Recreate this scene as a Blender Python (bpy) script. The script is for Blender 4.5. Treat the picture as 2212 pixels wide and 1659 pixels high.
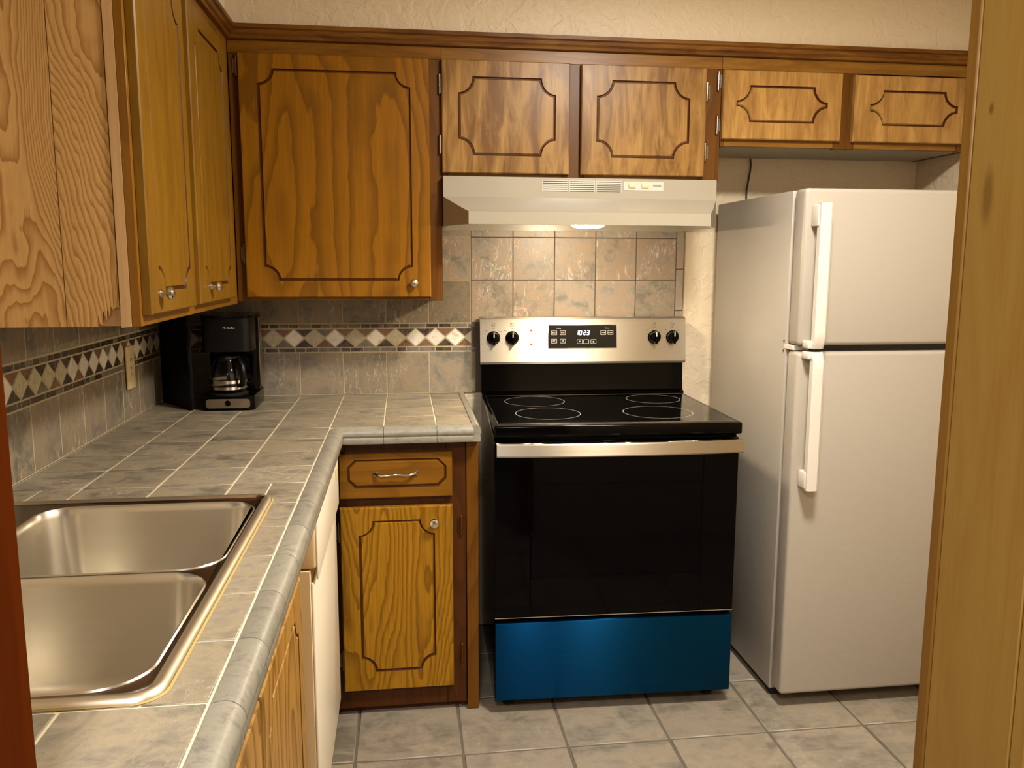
import bpy, bmesh, math, random
from mathutils import Vector, Matrix
random.seed(7)
R = math.radians
S = bpy.context.scene
C = S.collection
for o in list(bpy.data.objects): bpy.data.objects.remove(o)

# ------------------------------------------------------------------ camera
cam = bpy.data.cameras.new('camera'); co = bpy.data.objects.new('camera', cam); C.objects.link(co)
co.location = (0.8344, -3.0423, 1.3879); co.rotation_mode = 'XYZ'
co.rotation_euler = (1.4271, -0.0024, -0.1302)
cam.sensor_width = 36; cam.lens = 36 * 1791.4 / 2212; cam.clip_start = .02
S.camera = co

# ------------------------------------------------------------------ world, light, exposure
S.view_settings.view_transform = 'Standard'; S.view_settings.look = 'None'
S.view_settings.exposure = 0.15; S.view_settings.gamma = 1; S.view_settings.use_curve_mapping = False
W = bpy.data.worlds.new('world'); S.world = W; W.use_nodes = True
W.node_tree.nodes['Background'].inputs[0].default_value = (1.0, .93, .86, 1)
W.node_tree.nodes['Background'].inputs[1].default_value = .14

def area(name, loc, rot, size, power, col, sy=None, shape='RECTANGLE'):
    l = bpy.data.lights.new(name, 'AREA'); l.energy = power; l.color = col; l.shape = shape
    l.size = size; l.size_y = sy or size
    o = bpy.data.objects.new(name, l); o.location = loc; o.rotation_euler = rot; C.objects.link(o); return o
CEIL = 2.44; LX, LY = 1.65, -1.60
area('ceiling_fixture_light', (LX, LY, CEIL-.115), (0, 0, 0), .30, 56, (1.0, .94, .84), .30, 'DISK')
area('adjoining_room_fill', (.66, -3.45, 2.40), (0, 0, 0), .40, 54, (1.0, .95, .93), .40, 'DISK')  # unseen fill lamp, added to light the end panel and right jamb
HOOD_GLOW = 520.0
CEIL_GLOW = 6.0

# ------------------------------------------------------------------ helpers: nodes
def lin(h):
    h = h.lstrip('#'); r = []
    for i in (0, 2, 4):
        c = int(h[i:i+2], 16) / 255
        r.append(c / 12.92 if c <= .04045 else ((c + .055) / 1.055) ** 2.4)
    return (*r, 1)
class NT:
    def __init__(s, name):
        s.m = bpy.data.materials.new(name); s.m.use_nodes = True; s.t = s.m.node_tree
        s.b = s.t.nodes['Principled BSDF']
    def n(s, typ, **kw):
        x = s.t.nodes.new(typ)
        for k, v in kw.items():
            if k.startswith('i_'):
                key = k[2:]; key = int(key) if key.isdigit() else key.replace('_', ' ')
                s.set(x.inputs[key], v)
            else: setattr(x, k, v)
        return x
    def set(s, inp, v):
        if isinstance(v, bpy.types.NodeSocket): s.t.links.new(v, inp)
        else: inp.default_value = v
    def math(s, op, a, b=0.0, c=0.0):
        x = s.n('ShaderNodeMath', operation=op)
        s.set(x.inputs[0], a); s.set(x.inputs[1], b); s.set(x.inputs[2], c); return x.outputs[0]
    def vmath(s, op, a, b):
        x = s.n('ShaderNodeVectorMath', operation=op); s.set(x.inputs[0], a); s.set(x.inputs[1], b); return x.outputs[0]
    def mix(s, f, a, b, mode='MIX'):
        x = s.n('ShaderNodeMix', data_type='RGBA', blend_type=mode)
        s.set(x.inputs[0], f); s.set(x.inputs[6], a); s.set(x.inputs[7], b); return x.outputs[2]
    def noise(s, vec, scale=5, detail=2, rough=.5, dist=0):
        x = s.n('ShaderNodeTexNoise'); s.set(x.inputs['Vector'], vec); x.inputs['Scale'].default_value = scale
        x.inputs['Detail'].default_value = detail; x.inputs['Roughness'].default_value = rough
        x.inputs['Distortion'].default_value = dist; return x.outputs['Fac']
    def ramp(s, f, stops, interp='LINEAR'):
        x = s.n('ShaderNodeValToRGB'); x.color_ramp.interpolation = interp; e = x.color_ramp.elements
        while len(e) < len(stops): e.new(.5)
        for i, (p, c) in enumerate(stops):
            e[i].position = p; e[i].color = c if len(c) == 4 else (*c, 1)
        s.set(x.inputs[0], f); return x.outputs[0]
    def coord(s, scale=(1, 1, 1), rnd=0.0, which='Object', island=False):
        v = s.n('ShaderNodeTexCoord').outputs[which]
        if rnd:
            o = s.n('ShaderNodeObjectInfo').outputs['Random'] if not island else s.n('ShaderNodeNewGeometry').outputs['Random Per Island']
            cv = s.n('ShaderNodeCombineXYZ'); m = s.math('MULTIPLY', o, rnd)
            s.set(cv.inputs[0], m); s.set(cv.inputs[1], s.math('MULTIPLY', o, rnd * 1.7)); s.set(cv.inputs[2], s.math('MULTIPLY', o, rnd * .6))
            v = s.vmath('ADD', v, cv.outputs[0])
        if tuple(scale) != (1, 1, 1): v = s.vmath('MULTIPLY', v, tuple(scale))
        return v
    def bump(s, h, strength=.2, dist=.002):
        x = s.n('ShaderNodeBump'); s.set(x.inputs['Height'], h); x.inputs['Strength'].default_value = strength
        x.inputs['Distance'].default_value = dist; s.set(s.b.inputs['Normal'], x.outputs[0])
    def done(s, base=None, rough=.5, metal=0, **kw):
        if base is not None: s.set(s.b.inputs['Base Color'], base)
        s.set(s.b.inputs['Roughness'], rough); s.b.inputs['Metallic'].default_value = metal
        for k, v in kw.items(): s.set(s.b.inputs[k.replace('_', ' ')], v)
        return s.m
G4 = lambda g: (g, g, g, 1)
def plain(name, hexcol, rough=.5, metal=0, **kw):
    t = NT(name); c = lin(hexcol)
    n = t.noise(t.coord(), 6, 2)
    base = t.mix(t.math('MULTIPLY', n, .12), c, (c[0]*.8, c[1]*.8, c[2]*.8, 1))
    return t.done(base, rough, metal, **kw)
def wood(name, light, dark, axis='z', n=9, sx=5.0, sz=.9, line=.75, fine=.35, blotch=None, bamt=.5, bscale=3, rough=.42, coat=.10, bump=.12, wig=.05, seed=17.0, spec=.16):
    t = NT(name)
    def sc(a, b): return (b, a, a) if axis == 'x' else ((a, b, a) if axis == 'y' else (a, a, b))
    v = t.coord(sc(sx, sz), seed)
    f = t.noise(v, 1.0, 1.2, .4, .25)
    w = t.noise(t.coord(sc(38, 2.6), seed), 1.0, 2.5, .6)
    w2 = t.noise(t.coord(sc(9, 7), seed), 1.0, 2, .5)
    f = t.math('ADD', t.math('ADD', f, t.math('MULTIPLY', w, wig * .35)), t.math('MULTIPLY', w2, wig * .7))
    fr = t.math('FRACT', t.math('MULTIPLY', f, n * 2.2))
    lines = t.ramp(fr, [(0, G4(0)), (.45, G4(.12)), (.86, G4(.85)), (.93, G4(1)), (1, G4(0))])
    fb = t.noise(t.coord(sc(170, 5), seed), 1.0, 3, .6)
    fbr = t.ramp(fb, [(.35, G4(0)), (.68, G4(1))])
    L, D = lin(light), lin(dark)
    base = t.mix(t.math('MULTIPLY', lines, line), L, D)
    base = t.mix(t.math('MULTIPLY', fbr, fine), base, D)
    big = t.noise(t.coord((1.6, 1.6, 1.2), seed), 1.0, 1, .5)
    base = t.mix(t.math('MULTIPLY', big, .4), base, D)
    if blotch:
        bn = t.noise(t.coord(sc(24, 4.2), seed), bscale / 3, 4, .65, .6)
        base = t.mix(t.math('MULTIPLY', t.ramp(bn, [(.40, G4(0)), (.62, G4(1))]), bamt), base, lin(blotch))
    t.bump(t.math('ADD', t.math('MULTIPLY', fr, .3), fb), bump, .001)
    return t.done(base, rough, 0, Coat_Weight=coat, Coat_Roughness=.3, Specular_IOR_Level=spec)
def slate(name, cols, rough=.42, light_scratch='#d8cdb8', scr=.5, island=True, scale=1.0, bump=.35):
    t = NT(name)
    rp = t.n('ShaderNodeNewGeometry').outputs['Random Per Island']
    v = t.coord((1, 1, 1), 31.0, island=True)
    a = t.noise(v, 7 * scale, 4, .6, .8)
    b = t.noise(v, 22 * scale, 5, .65, 1.2)
    mp0 = t.n('ShaderNodeMapping'); t.set(mp0.inputs['Vector'], v); mp0.inputs['Scale'].default_value = (.8, 2.6, 1.4)
    st = t.noise(mp0.outputs[0], 9 * scale, 5, .68, .6)
    c0 = t.ramp(t.math('ADD', t.math('ADD', t.math('MULTIPLY', a, .45), t.math('MULTIPLY', b, .3)), t.math('MULTIPLY', st, .3)),
                [(.42, tuple(x * .74 for x in lin(cols[0])[:3])), (.50, lin(cols[1])), (.56, lin(cols[2])), (.64, lin(cols[3]))])
    tint = t.ramp(rp, [(0, lin(cols[1])), (.33, lin(cols[2])), (.66, lin(cols[0])), (1, lin(cols[3]))])
    base = t.mix(.22, c0, tint)
    mp = t.n('ShaderNodeMapping'); t.set(mp.inputs['Vector'], v); mp.inputs['Rotation'].default_value = (R(25), R(35), R(30)); mp.inputs['Scale'].default_value = (1.5, 1.3, .45)
    f1 = t.noise(mp.outputs[0], 46 * scale, 3, .7, .5)
    s1 = t.noise(mp.outputs[0], 17 * scale, 3, .6, .6)
    sl = t.math('ADD', t.ramp(f1, [(.60, G4(0)), (.70, G4(.8))]), t.ramp(s1, [(.488, G4(0)), (.5, G4(.9)), (.510, G4(0))]))
    gate = t.ramp(t.noise(v, 6 * scale, 2, .5), [(.44, G4(.06)), (.62, G4(1))])
    base = t.mix(t.math('MULTIPLY', t.math('MULTIPLY', sl, gate), scr), base, lin(light_scratch))
    br = t.math('ADD', t.math('MULTIPLY', rp, .22), .88)
    hs = t.n('ShaderNodeHueSaturation'); t.set(hs.inputs['Value'], br); t.set(hs.inputs['Color'], base)
    t.bump(t.math('ADD', b, t.math('MULTIPLY', sl, .25)), bump, .003)
    return t.done(hs.outputs[0], t.math('ADD', t.math('MULTIPLY', b, .25), rough - .12), 0)
def wallpaint(name, hexcol, strength=.45, rough=.45):
    t = NT(name); v = t.coord(which='Object')
    a = t.noise(v, 55, 4, .6, .4); b = t.ramp(t.noise(v, 16, 3, .5, .7), [(.46, G4(0)), (.56, G4(1))])
    c = lin(hexcol)
    base = t.mix(t.math('MULTIPLY', t.noise(v, 3, 3), .25), c, (c[0]*.86, c[1]*.84, c[2]*.8, 1))
    t.bump(t.math('ADD', a, t.math('MULTIPLY', b, .5)), strength, .006)
    return t.done(base, rough)
def steel(name, hexcol, rough=.28, aniso=.6, dirscale=(2, 2, 260), amt=.10):
    t = NT(name); v = t.coord(dirscale)
    n = t.noise(v, 1, 3, .6); c = lin(hexcol)
    base = t.mix(t.math('MULTIPLY', n, .3), c, (c[0]*.75, c[1]*.75, c[2]*.75, 1))
    t.bump(n, .04, .0005)
    tn = t.n('ShaderNodeCombineXYZ'); tn.inputs[2].default_value = 1; t.set(t.b.inputs['Tangent'], tn.outputs[0])
    return t.done(base, t.math('ADD', t.math('MULTIPLY', n, amt), rough - amt/2), 1, Anisotropic=aniso)

M = {}
M['end_wood'] = wood('raw_plywood', '#dcb070', '#91602a', n=26, sx=4.5, sz=1.1, line=.8, fine=.2, rough=.62, coat=0, wig=.09, bump=.3)
M['raw_strip'] = wood('raw_strip_wood', '#cfa876', '#a87c4c', n=3, line=.2, fine=.3, rough=.65, coat=0)
M['golden'] = wood('golden_door_wood', '#7d5810', '#5c3c08', n=5, sx=4, sz=.7, line=.35, fine=.22, blotch='#8c6416', bamt=.4, rough=.42)
M['oak'] = wood('stained_oak_door', '#946008', '#573603', n=12, sx=3.2, sz=.8, line=.7, fine=.3, rough=.4)
M['blotchy'] = wood('blotchy_birch_door', '#a98346', '#73491a', n=4, sx=5, sz=1, line=.35, fine=.3, blotch='#5e3a10', bamt=.8, rough=.36, coat=.16)
M['blotchy2'] = wood('pale_blotchy_birch_door', '#bb9252', '#825822', n=4, sx=5, sz=1, line=.35, fine=.3, blotch='#7a5226', bamt=.65, rough=.36, coat=.16)
M['frame_v'] = wood('frame_stile_wood', '#6b4006', '#3c2103', n=5, sx=6, sz=.8, line=.45, fine=.3, rough=.4)
M['frame_h'] = wood('frame_rail_wood', '#7a4c0a', '#452705', axis='x', n=4, sx=8, sz=1, line=.4, fine=.3, rough=.4, blotch='#8f6218', bamt=.5)
M['frame_gold'] = wood('frame_gold_wood', '#8f5f18', '#5c350c', n=4, sx=8, sz=1, line=.3, fine=.3, rough=.4)
M['frame_y'] = wood('frame_side_rail_wood', '#855a12', '#57360a', axis='y', n=4, sx=8, sz=1, line=.4, fine=.3, rough=.4)
M['crown'] = wood('dark_crown_wood', '#6a3e0e', '#3a1e08', axis='x', n=3, sx=10, sz=1, line=.3, fine=.4, rough=.4, blotch='#8f6220', bamt=.5)
M['crown_y'] = wood('dark_crown_side_wood', '#6a3e0e', '#3a1e08', axis='y', n=3, sx=10, sz=1, line=.3, fine=.4, rough=.4, blotch='#8f6220', bamt=.4)
M['frame_pale'] = wood('frame_rail_pale_wood', '#966a26', '#5f3c10', axis='x', n=4, sx=8, sz=1, line=.45, fine=.3, rough=.35, blotch='#5a2f12', bamt=.4)
M['groove'] = wood('dark_stained_groove', '#4e2809', '#2e1505', n=3, line=.3, rough=.5)
M['base_oak'] = wood('heavy_grained_oak', '#a47414', '#5a3804', n=20, sx=4.2, sz=.7, line=.75, fine=.4, rough=.42)
M['drawer_oak'] = wood('drawer_front_wood', '#835610', '#533306', axis='x', n=6, sx=5, sz=1, line=.45, fine=.3, rough=.42)
M['base_frame'] = wood('dark_base_frame_wood', '#4c2603', '#261101', n=5, sx=6, sz=.8, line=.4, fine=.3, rough=.45)
M['side_oak'] = wood('sink_cabinet_wood', '#bd8f46', '#573608', n=10, sx=4.5, sz=.8, line=.7, fine=.25, rough=.45)
M['jamb_dark'] = wood('mahogany_jamb_wood', '#5a2402', '#381200', n=3, sx=5, sz=.6, line=.3, fine=.25, rough=.8, coat=0, spec=.02)
M['jamb'] = wood('golden_jamb_wood', '#a07a36', '#7c521c', n=2, sx=6, sz=.5, line=.2, fine=.2, blotch='#a0803e', bamt=.45, rough=.5, coat=.1)
M['jamb_edge'] = wood('jamb_edge_wood', '#8c6426', '#60380f', n=2, sx=6, sz=.5, line=.3, fine=.3, rough=.5)
M['counter'] = slate('slate_counter_tile', ['#6f6757', '#837967', '#97886e', '#7f786b'], scr=.35, rough=.42)
M['splash'] = slate('slate_wall_tile', ['#6c6456', '#7c7363', '#8f7d63', '#757168'], scr=.6, rough=.42)
M['splash_lit'] = slate('slate_wall_tile_lit', ['#857f74', '#978e82', '#a68d76', '#8d8a86'], scr=.75, light_scratch='#eadfce', rough=.4)  # same slate as the other wall tile; lamp-lit brightness painted in as lighter colours
M['floor_tile'] = slate('slate_floor_tile', ['#787060', '#857c6c', '#958773', '#7d766a'], scr=.15, rough=.42, scale=.6, bump=.2)
M['nose'] = slate('slate_edge_trim', ['#7c776a', '#837d6e', '#8a8474', '#807a6c'], scr=.1, rough=.33, scale=5, bump=.12)
M['grout'] = plain('pale_grout', '#d0c3a4', .85)
M['grout_dark'] = plain('dark_grout', '#5a5044', .9)
M['grout_wall'] = plain('wall_grout', '#ab9d80', .9)
M['grout_floor'] = plain('floor_grout', '#5f5748', .9)
M['m_white'] = slate('white_marble_diamond', ['#cfc4b2', '#ddd3c4', '#e6dccd', '#bfb5a6'], scr=.2, rough=.3, scale=2)
M['m_olive'] = slate('olive_diamond', ['#b8ab8a', '#c9bc9c', '#a99f80', '#d2c6aa'], scr=.2, rough=.3, scale=2)
M['m_dark'] = slate('dark_marble_chip', ['#2c1f18', '#3a2c20', '#4c3f2c', '#5d5447'], scr=.4, rough=.3, scale=3)
M['m_rust'] = slate('rust_slate_chip', ['#6d4630', '#835a3e', '#5c4a38', '#8d6a4c'], scr=.2, rough=.4, scale=3)
M['m_grey'] = slate('grey_slate_chip', ['#5d554a', '#6b6357', '#7a7060', '#4f4a40'], scr=.2, rough=.4, scale=3)
M['paint'] = wallpaint('tan_textured_paint', '#d3c1a4')
M['paint_left'] = wallpaint('ivory_paint', '#e6dcc8', .2)
M['ceil'] = wallpaint('ceiling_paint', '#e8e0d0', .3, .7)
M['appl_white'] = plain('white_enamel', '#9f9684', .32, Coat_Weight=.3)
M['fridge'] = wallpaint('pebbled_white_enamel', '#9f9689', .05, .34)
M['handle_white'] = plain('white_plastic', '#c9c1b5', .3)
M['grey_gasket'] = plain('grey_gasket', '#55534f', .6)
M['bisque'] = plain('bisque_plastic', '#d9c193', .4)
M['dw_side'] = plain('beige_dishwasher_edge', '#d2b78a', .5)
M['dw_front'] = plain('cream_dishwasher_enamel', '#e6dcc6', .35)
M['steel'] = steel('brushed_steel', '#bcb09c', .38, .92)
M['steel_v'] = steel('brushed_sink_steel', '#ddd6c8', .30, .5, (3, 3, 60), .05)
M['steel_bead'] = steel('highlit_sink_bead', '#e0d2b8', .42, 0, (120, 2, 2))  # same steel as the rim; bright highlight painted in as lighter colour
M['steel_rim'] = steel('satin_sink_rim', '#9b9082', .24, .3, (120, 2, 2))
M['chrome'] = plain('chrome', '#cfc8bd', .16, 1)
M['hinge'] = plain('hinge_nickel', '#8f8577', .28, 1)
M['black_gloss'] = plain('black_enamel', '#020101', .12, Specular_IOR_Level=.12)
M['black_glass'] = plain('black_ceramic_glass', '#020202', .05, Specular_IOR_Level=.32)
M['door_glass'] = plain('black_door_glass', '#020102', .06, Specular_IOR_Level=.10)
M['black_plastic'] = plain('black_plastic', '#040303', .35, Specular_IOR_Level=.25)
M['black_matte'] = plain('black_matte', '#060505', .7)
M['ring'] = plain('burner_ring_print', '#9a9690', .4)
M['wire'] = plain('oven_rack_wire', '#9a958c', .3, 1)
M['cavity'] = plain('oven_enamel', '#120608', .6)
t = NT('blue_film'); v = t.coord((3, 3, 180)); n = t.noise(v, 1, 3, .6)
t.bump(n, .03, .0004)
tn = t.n('ShaderNodeCombineXYZ'); tn.inputs[2].default_value = 1; t.set(t.b.inputs['Tangent'], tn.outputs[0])
M['blue'] = t.done(t.mix(n, lin('#023c64'), lin('#023254')), .36, .95, Anisotropic=.95)
nt = M['jamb'].node_tree; pb = nt.nodes['Principled BSDF']; src = pb.inputs['Base Color'].links[0].from_socket
for (ky, kz, ry, rz, amt) in ((-2.387, 1.445, .007, .024, .55), (-2.383, 1.517, .003, .005, .7)):
    tc = nt.nodes.new('ShaderNodeTexCoord'); a_ = nt.nodes.new('ShaderNodeVectorMath'); a_.operation = 'SUBTRACT'; a_.inputs[1].default_value = (0, ky, kz)
    b_ = nt.nodes.new('ShaderNodeVectorMath'); b_.operation = 'MULTIPLY'; b_.inputs[1].default_value = (0, 1/ry, 1/rz)
    c_ = nt.nodes.new('ShaderNodeVectorMath'); c_.operation = 'LENGTH'
    m_ = nt.nodes.new('ShaderNodeMapRange'); m_.inputs['From Min'].default_value = .5; m_.inputs['From Max'].default_value = 1.25; m_.inputs['To Min'].default_value = amt; m_.inputs['To Max'].default_value = 0
    x_ = nt.nodes.new('ShaderNodeMix'); x_.data_type = 'RGBA'; x_.inputs[7].default_value = lin('#5a3a14')
    L = nt.links.new
    L(tc.outputs['Object'], a_.inputs[0]); L(a_.outputs[0], b_.inputs[0]); L(b_.outputs[0], c_.inputs[0]); L(c_.outputs['Value'], m_.inputs['Value'])
    L(m_.outputs[0], x_.inputs[0]); L(src, x_.inputs[6]); src = x_.outputs[2]
nt.links.new(src, pb.inputs['Base Color'])
t = NT('tinted_glass'); M['tint'] = t.done(lin('#020102'), .05, 0, Alpha=.86, Specular_IOR_Level=.10)
t = NT('clear_glass'); M['glass'] = t.done((.9, .9, .88, 1), .03, 0, Transmission_Weight=1.0, IOR=1.3)
t = NT('window_glass'); M['pane'] = t.done((.95, .97, 1, 1), .02, 0, Transmission_Weight=1.0, IOR=1.02)
def glow(name, col, s):
    t = NT(name); t.b.inputs['Emission Color'].default_value = (*col, 1); t.b.inputs['Emission Strength'].default_value = s
    return t.done((*col, 1), .4)
M['hood_lamp'] = glow('hood_lamp_glow', (1.0, .84, .60), HOOD_GLOW)
M['dome_glow'] = glow('ceiling_dome_glow', (1.0, .92, .80), CEIL_GLOW)
M['digits'] = glow('clock_digits', (.7, .88, 1.0), 1.6)
M['red_light'] = glow('red_indicator', (.6, .06, .01), .5)
M['print_white'] = plain('white_print', '#cfc9bd', .5)
M['print_dark'] = plain('dark_print', '#2a2118', .6)
M['print_grey'] = plain('grey_print', '#8e8a80', .5)
M['caulk'] = plain('yellowed_caulk', '#a88e4e', .55)
M['cord'] = plain('black_cord', '#0c0807', .5)
M['under'] = plain('painted_cabinet_underside', '#a39a86', .6)
M['vent_dark'] = plain('vent_slot', '#4d463c', .7)
M['bulb_white'] = plain('white_fixture_rim', '#ddd6c8', .4)

# ------------------------------------------------------------------ helpers: mesh
OFF = {}
def new(): return bmesh.new()
def smooth(bm, ang=38):
    bm.normal_update()
    for f in bm.faces: f.smooth = True
    for e in bm.edges:
        e.smooth = not (len(e.link_faces) != 2 or e.calc_face_angle(0) > R(ang))
def obj(name, bm, mats, parent=None, off=None, label=None, ang=38, kind=None):
    if not isinstance(mats, (list, tuple)): mats = [mats]
    if parent is not None: off = OFF[parent.name]
    off = Vector(off or (0, 0, 0))
    bmesh.ops.translate(bm, verts=bm.verts, vec=-off)
    bmesh.ops.recalc_face_normals(bm, faces=bm.faces)
    smooth(bm, ang)
    me = bpy.data.meshes.new(name); bm.to_mesh(me); bm.free()
    for m in mats: me.materials.append(m if not isinstance(m, str) else M[m])
    o = bpy.data.objects.new(name, me); C.objects.link(o)
    if parent is not None: o.parent = parent
    else: o.location = off
    OFF[o.name] = tuple(off)
    if label: o['label'] = label
    if kind: o['kind'] = kind
    return o
def thing(name, label, cat, loc, group=None):
    o = bpy.data.objects.new(name, None); o.empty_display_size = .1; C.objects.link(o); o.location = loc
    o['label'] = label; o['category'] = cat
    if group: o['group'] = group
    OFF[o.name] = tuple(loc); return o
def tag(o, label, cat, group=None):
    o['label'] = label; o['category'] = cat
    if group: o['group'] = group
    return o
def box(bm, x0, x1, y0, y1, z0, z1, bev=0.0, seg=2, mi=0):
    r = bmesh.ops.create_cube(bm, size=1)
    vs = r['verts']
    for v in vs:
        v.co = Vector(((x0 + x1)/2 + v.co.x*(x1-x0), (y0 + y1)/2 + v.co.y*(y1-y0), (z0 + z1)/2 + v.co.z*(z1-z0)))
    fs = list({f for v in vs for f in v.link_faces})
    if bev > 0:
        es = list({e for v in vs for e in v.link_edges})
        b = bmesh.ops.bevel(bm, geom=es, offset=bev, segments=seg, affect='EDGES', profile=.5)
        fs = list({f for v in b['verts'] for f in v.link_faces})
        fs += [f for v in b['verts'] for e in v.link_edges for f in e.link_faces]
    for f in set(fs): f.material_index = mi
    return bm
def B(*a, **k): return box(new(), *a, **k)
def lathe(bm, prof, c, axis='y', seg=24, mi=0, sgn=-1):
    # prof: (r, h); h runs along the axis*sgn from c
    rings = []
    for r, h in prof:
        ring = []
        for i in range(seg):
            a = 2*math.pi*i/seg; u, w = r*math.cos(a), r*math.sin(a)
            p = {'y': (u, h*sgn, w), 'x': (h*sgn, u, w), 'z': (u, w, h*sgn)}[axis]
            ring.append(bm.verts.new(Vector(c) + Vector(p)))
        rings.append(ring)
    for a, b in zip(rings, rings[1:]):
        for i in range(seg):
            f = bm.faces.new((a[i], a[(i+1) % seg], b[(i+1) % seg], b[i])); f.material_index = mi
    for ring in (rings[0], rings[-1]):
        f = bm.faces.new(ring); f.material_index = mi
    return bm
def tube(bm, pts, r, seg=8, mi=0, caps=True):
    pts = [Vector(p) for p in pts]; rings = []
    for i, p in enumerate(pts):
        d = (pts[min(i+1, len(pts)-1)] - pts[max(i-1, 0)]).normalized()
        u = d.orthogonal().normalized() if i == 0 else (pu - d * pu.dot(d)).normalized()
        pu = u; w = d.cross(u); rr = r[i] if isinstance(r, (list, tuple)) else r
        rings.append([bm.verts.new(p + rr*(math.cos(2*math.pi*k/seg)*u + math.sin(2*math.pi*k/seg)*w)) for k in range(seg)])
    for a, b in zip(rings, rings[1:]):
        for k in range(seg):
            f = bm.faces.new((a[k], a[(k+1) % seg], b[(k+1) % seg], b[k])); f.material_index = mi
    if caps:
        bm.faces.new(rings[0]).material_index = mi; bm.faces.new(rings[-1]).material_index = mi
    return bm
def prism(bm, poly, a0, a1, axis='x', mi=0):
    # poly of 2D points; axis x: (y,z), axis y: (x,z), axis z: (x,y)
    def P(p, a): return {'x': (a, p[0], p[1]), 'y': (p[0], a, p[1]), 'z': (p[0], p[1], a)}[axis]
    A = [bm.verts.new(P(p, a0)) for p in poly]; Bv = [bm.verts.new(P(p, a1)) for p in poly]
    n = len(poly)
    for i in range(n): bm.faces.new((A[i], A[(i+1) % n], Bv[(i+1) % n], Bv[i])).material_index = mi
    bm.faces.new(A).material_index = mi; bm.faces.new(Bv).material_index = mi
    return bm
def text_bm(s, size, xform, depth=.0003, align='CENTER'):
    cu = bpy.data.curves.new('txt', 'FONT'); cu.body = s; cu.size = size; cu.extrude = depth
    cu.align_x = align; cu.align_y = 'CENTER'; cu.resolution_u = 2
    o = bpy.data.objects.new('txt', cu); C.objects.link(o)
    dg = bpy.context.evaluated_depsgraph_get(); me = bpy.data.meshes.new_from_object(o.evaluated_get(dg))
    bm = new(); bm.from_mesh(me); bmesh.ops.transform(bm, matrix=xform, verts=bm.verts)
    bpy.data.objects.remove(o); bpy.data.curves.remove(cu); bpy.data.meshes.remove(me)
    return bm
def join(bm, other):
    me = bpy.data.meshes.new('tmp'); other.to_mesh(me); other.free(); bm.from_mesh(me); bpy.data.meshes.remove(me); return bm
def front_xf(x, y, z, tilt=0): return Matrix.Translation((x, y, z)) @ Matrix.Rotation(R(90 + tilt), 4, 'X')

# grooved door: local frame (u across, w up, d out).  F maps (u, w, d) -> world
def scallop(u0, u1, w0, w1, ru, rw, chamfer=False, n=7):
    P = []
    for cu, cw, su, sw, rev in ((u1, w1, -1, -1, 0), (u1, w0, -1, 1, 1), (u0, w0, 1, 1, 0), (u0, w1, 1, -1, 1)):
        arc = []
        for i in range(n + 1):
            a = math.pi/2 * i / n
            if chamfer: arc.append((cu + su*ru*(1 - i/n), cw + sw*rw*(i/n)))
            else: arc.append((cu + su*ru*math.cos(a), cw + sw*rw*math.sin(a)))
        if rev: arc = arc[::-1]
        P += arc
    return P
def offs(P, d):
    n = len(P); out = []
    for i in range(n):
        a, b, c = Vector(P[i-1]), Vector(P[i]), Vector(P[(i+1) % n])
        e1 = (b-a).normalized(); e2 = (c-b).normalized()
        n1 = Vector((e1.y, -e1.x)); n2 = Vector((e2.y, -e2.x)); m = (n1+n2)
        m = m.normalized() / max(.55, math.sqrt(max(.01, (1 + n1.dot(n2))/2)))
        out.append((b.x + m.x*d, b.y + m.y*d))
    return out
def door(name, F, u0, u1, w0, w1, g, mat, parent, th=.019, gw=.009, gd=.005, chamfer=False, label=None, bev=.003):
    """g = (gu0, gu1, gw0, gw1, ru, rw)"""
    bm = new(); front = th
    outer = [(u0+bev, w0+bev), (u0+bev, w1-bev), (u1-bev, w1-bev), (u1-bev, w0+bev)]
    full = [(u0, w0), (u0, w1), (u1, w1), (u1, w0)]
    V = lambda P, d: [bm.verts.new(F(p[0], p[1], d)) for p in P]
    back = V(full, 0); side = V(full, front - bev); fr = V(outer, front)
    bm.faces.new(back)
    for A, Bq in ((back, side), (side, fr)):
        for i in range(4): bm.faces.new((A[i], A[(i+1) % 4], Bq[(i+1) % 4], Bq[i]))
    P0 = scallop(*g, chamfer=chamfer); P1 = offs(P0, gw*.35); P2 = offs(P0, gw*.65); P3 = offs(P0, gw)
    r0, r1, r2, r3 = V(P0, front), V(P1, front-gd), V(P2, front-gd), V(P3, front-.0004)
    n = len(P0)
    for A, Bq, mi in ((r0, r1, 1), (r1, r2, 1), (r2, r3, 0)):
        for i in range(n):
            f = bm.faces.new((A[i], A[(i+1) % n], Bq[(i+1) % n], Bq[i])); f.material_index = mi
    bm.faces.new(r3)
    es = []
    for L in (fr, r0):
        for i in range(len(L)):
            e = bm.edges.get((L[i], L[(i+1) % len(L)])) or bm.edges.new((L[i], L[(i+1) % len(L)])); es.append(e)
    bmesh.ops.triangle_fill(bm, edges=es, use_beauty=True)
    return obj(name, bm, [mat, 'groove'], parent, ang=25, label=label)
def Fy(y): return lambda u, w, d: Vector((u, y - d, w))      # faces -y
def Fx(x): return lambda u, w, d: Vector((x + d, u, w))      # faces +x
def knob_y(x, y, z, parent, r=.0135):
    return obj('knob', lathe(new(), [(r*.62, 0), (r*.62, .002), (r*.34, .006), (r*.34, .013), (r*.85, .017), (r, .021), (r*.86, .026), (r*.4, .029)], (x, y, z), 'y'), 'chrome', parent)
def knob_x(x, y, z, parent, r=.0135):
    return obj('knob', lathe(new(), [(r*.62, 0), (r*.62, .002), (r*.34, .006), (r*.34, .013), (r*.85, .017), (r, .021), (r*.86, .026), (r*.4, .029)], (x, y, z), 'x', sgn=1), 'chrome', parent)
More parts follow.
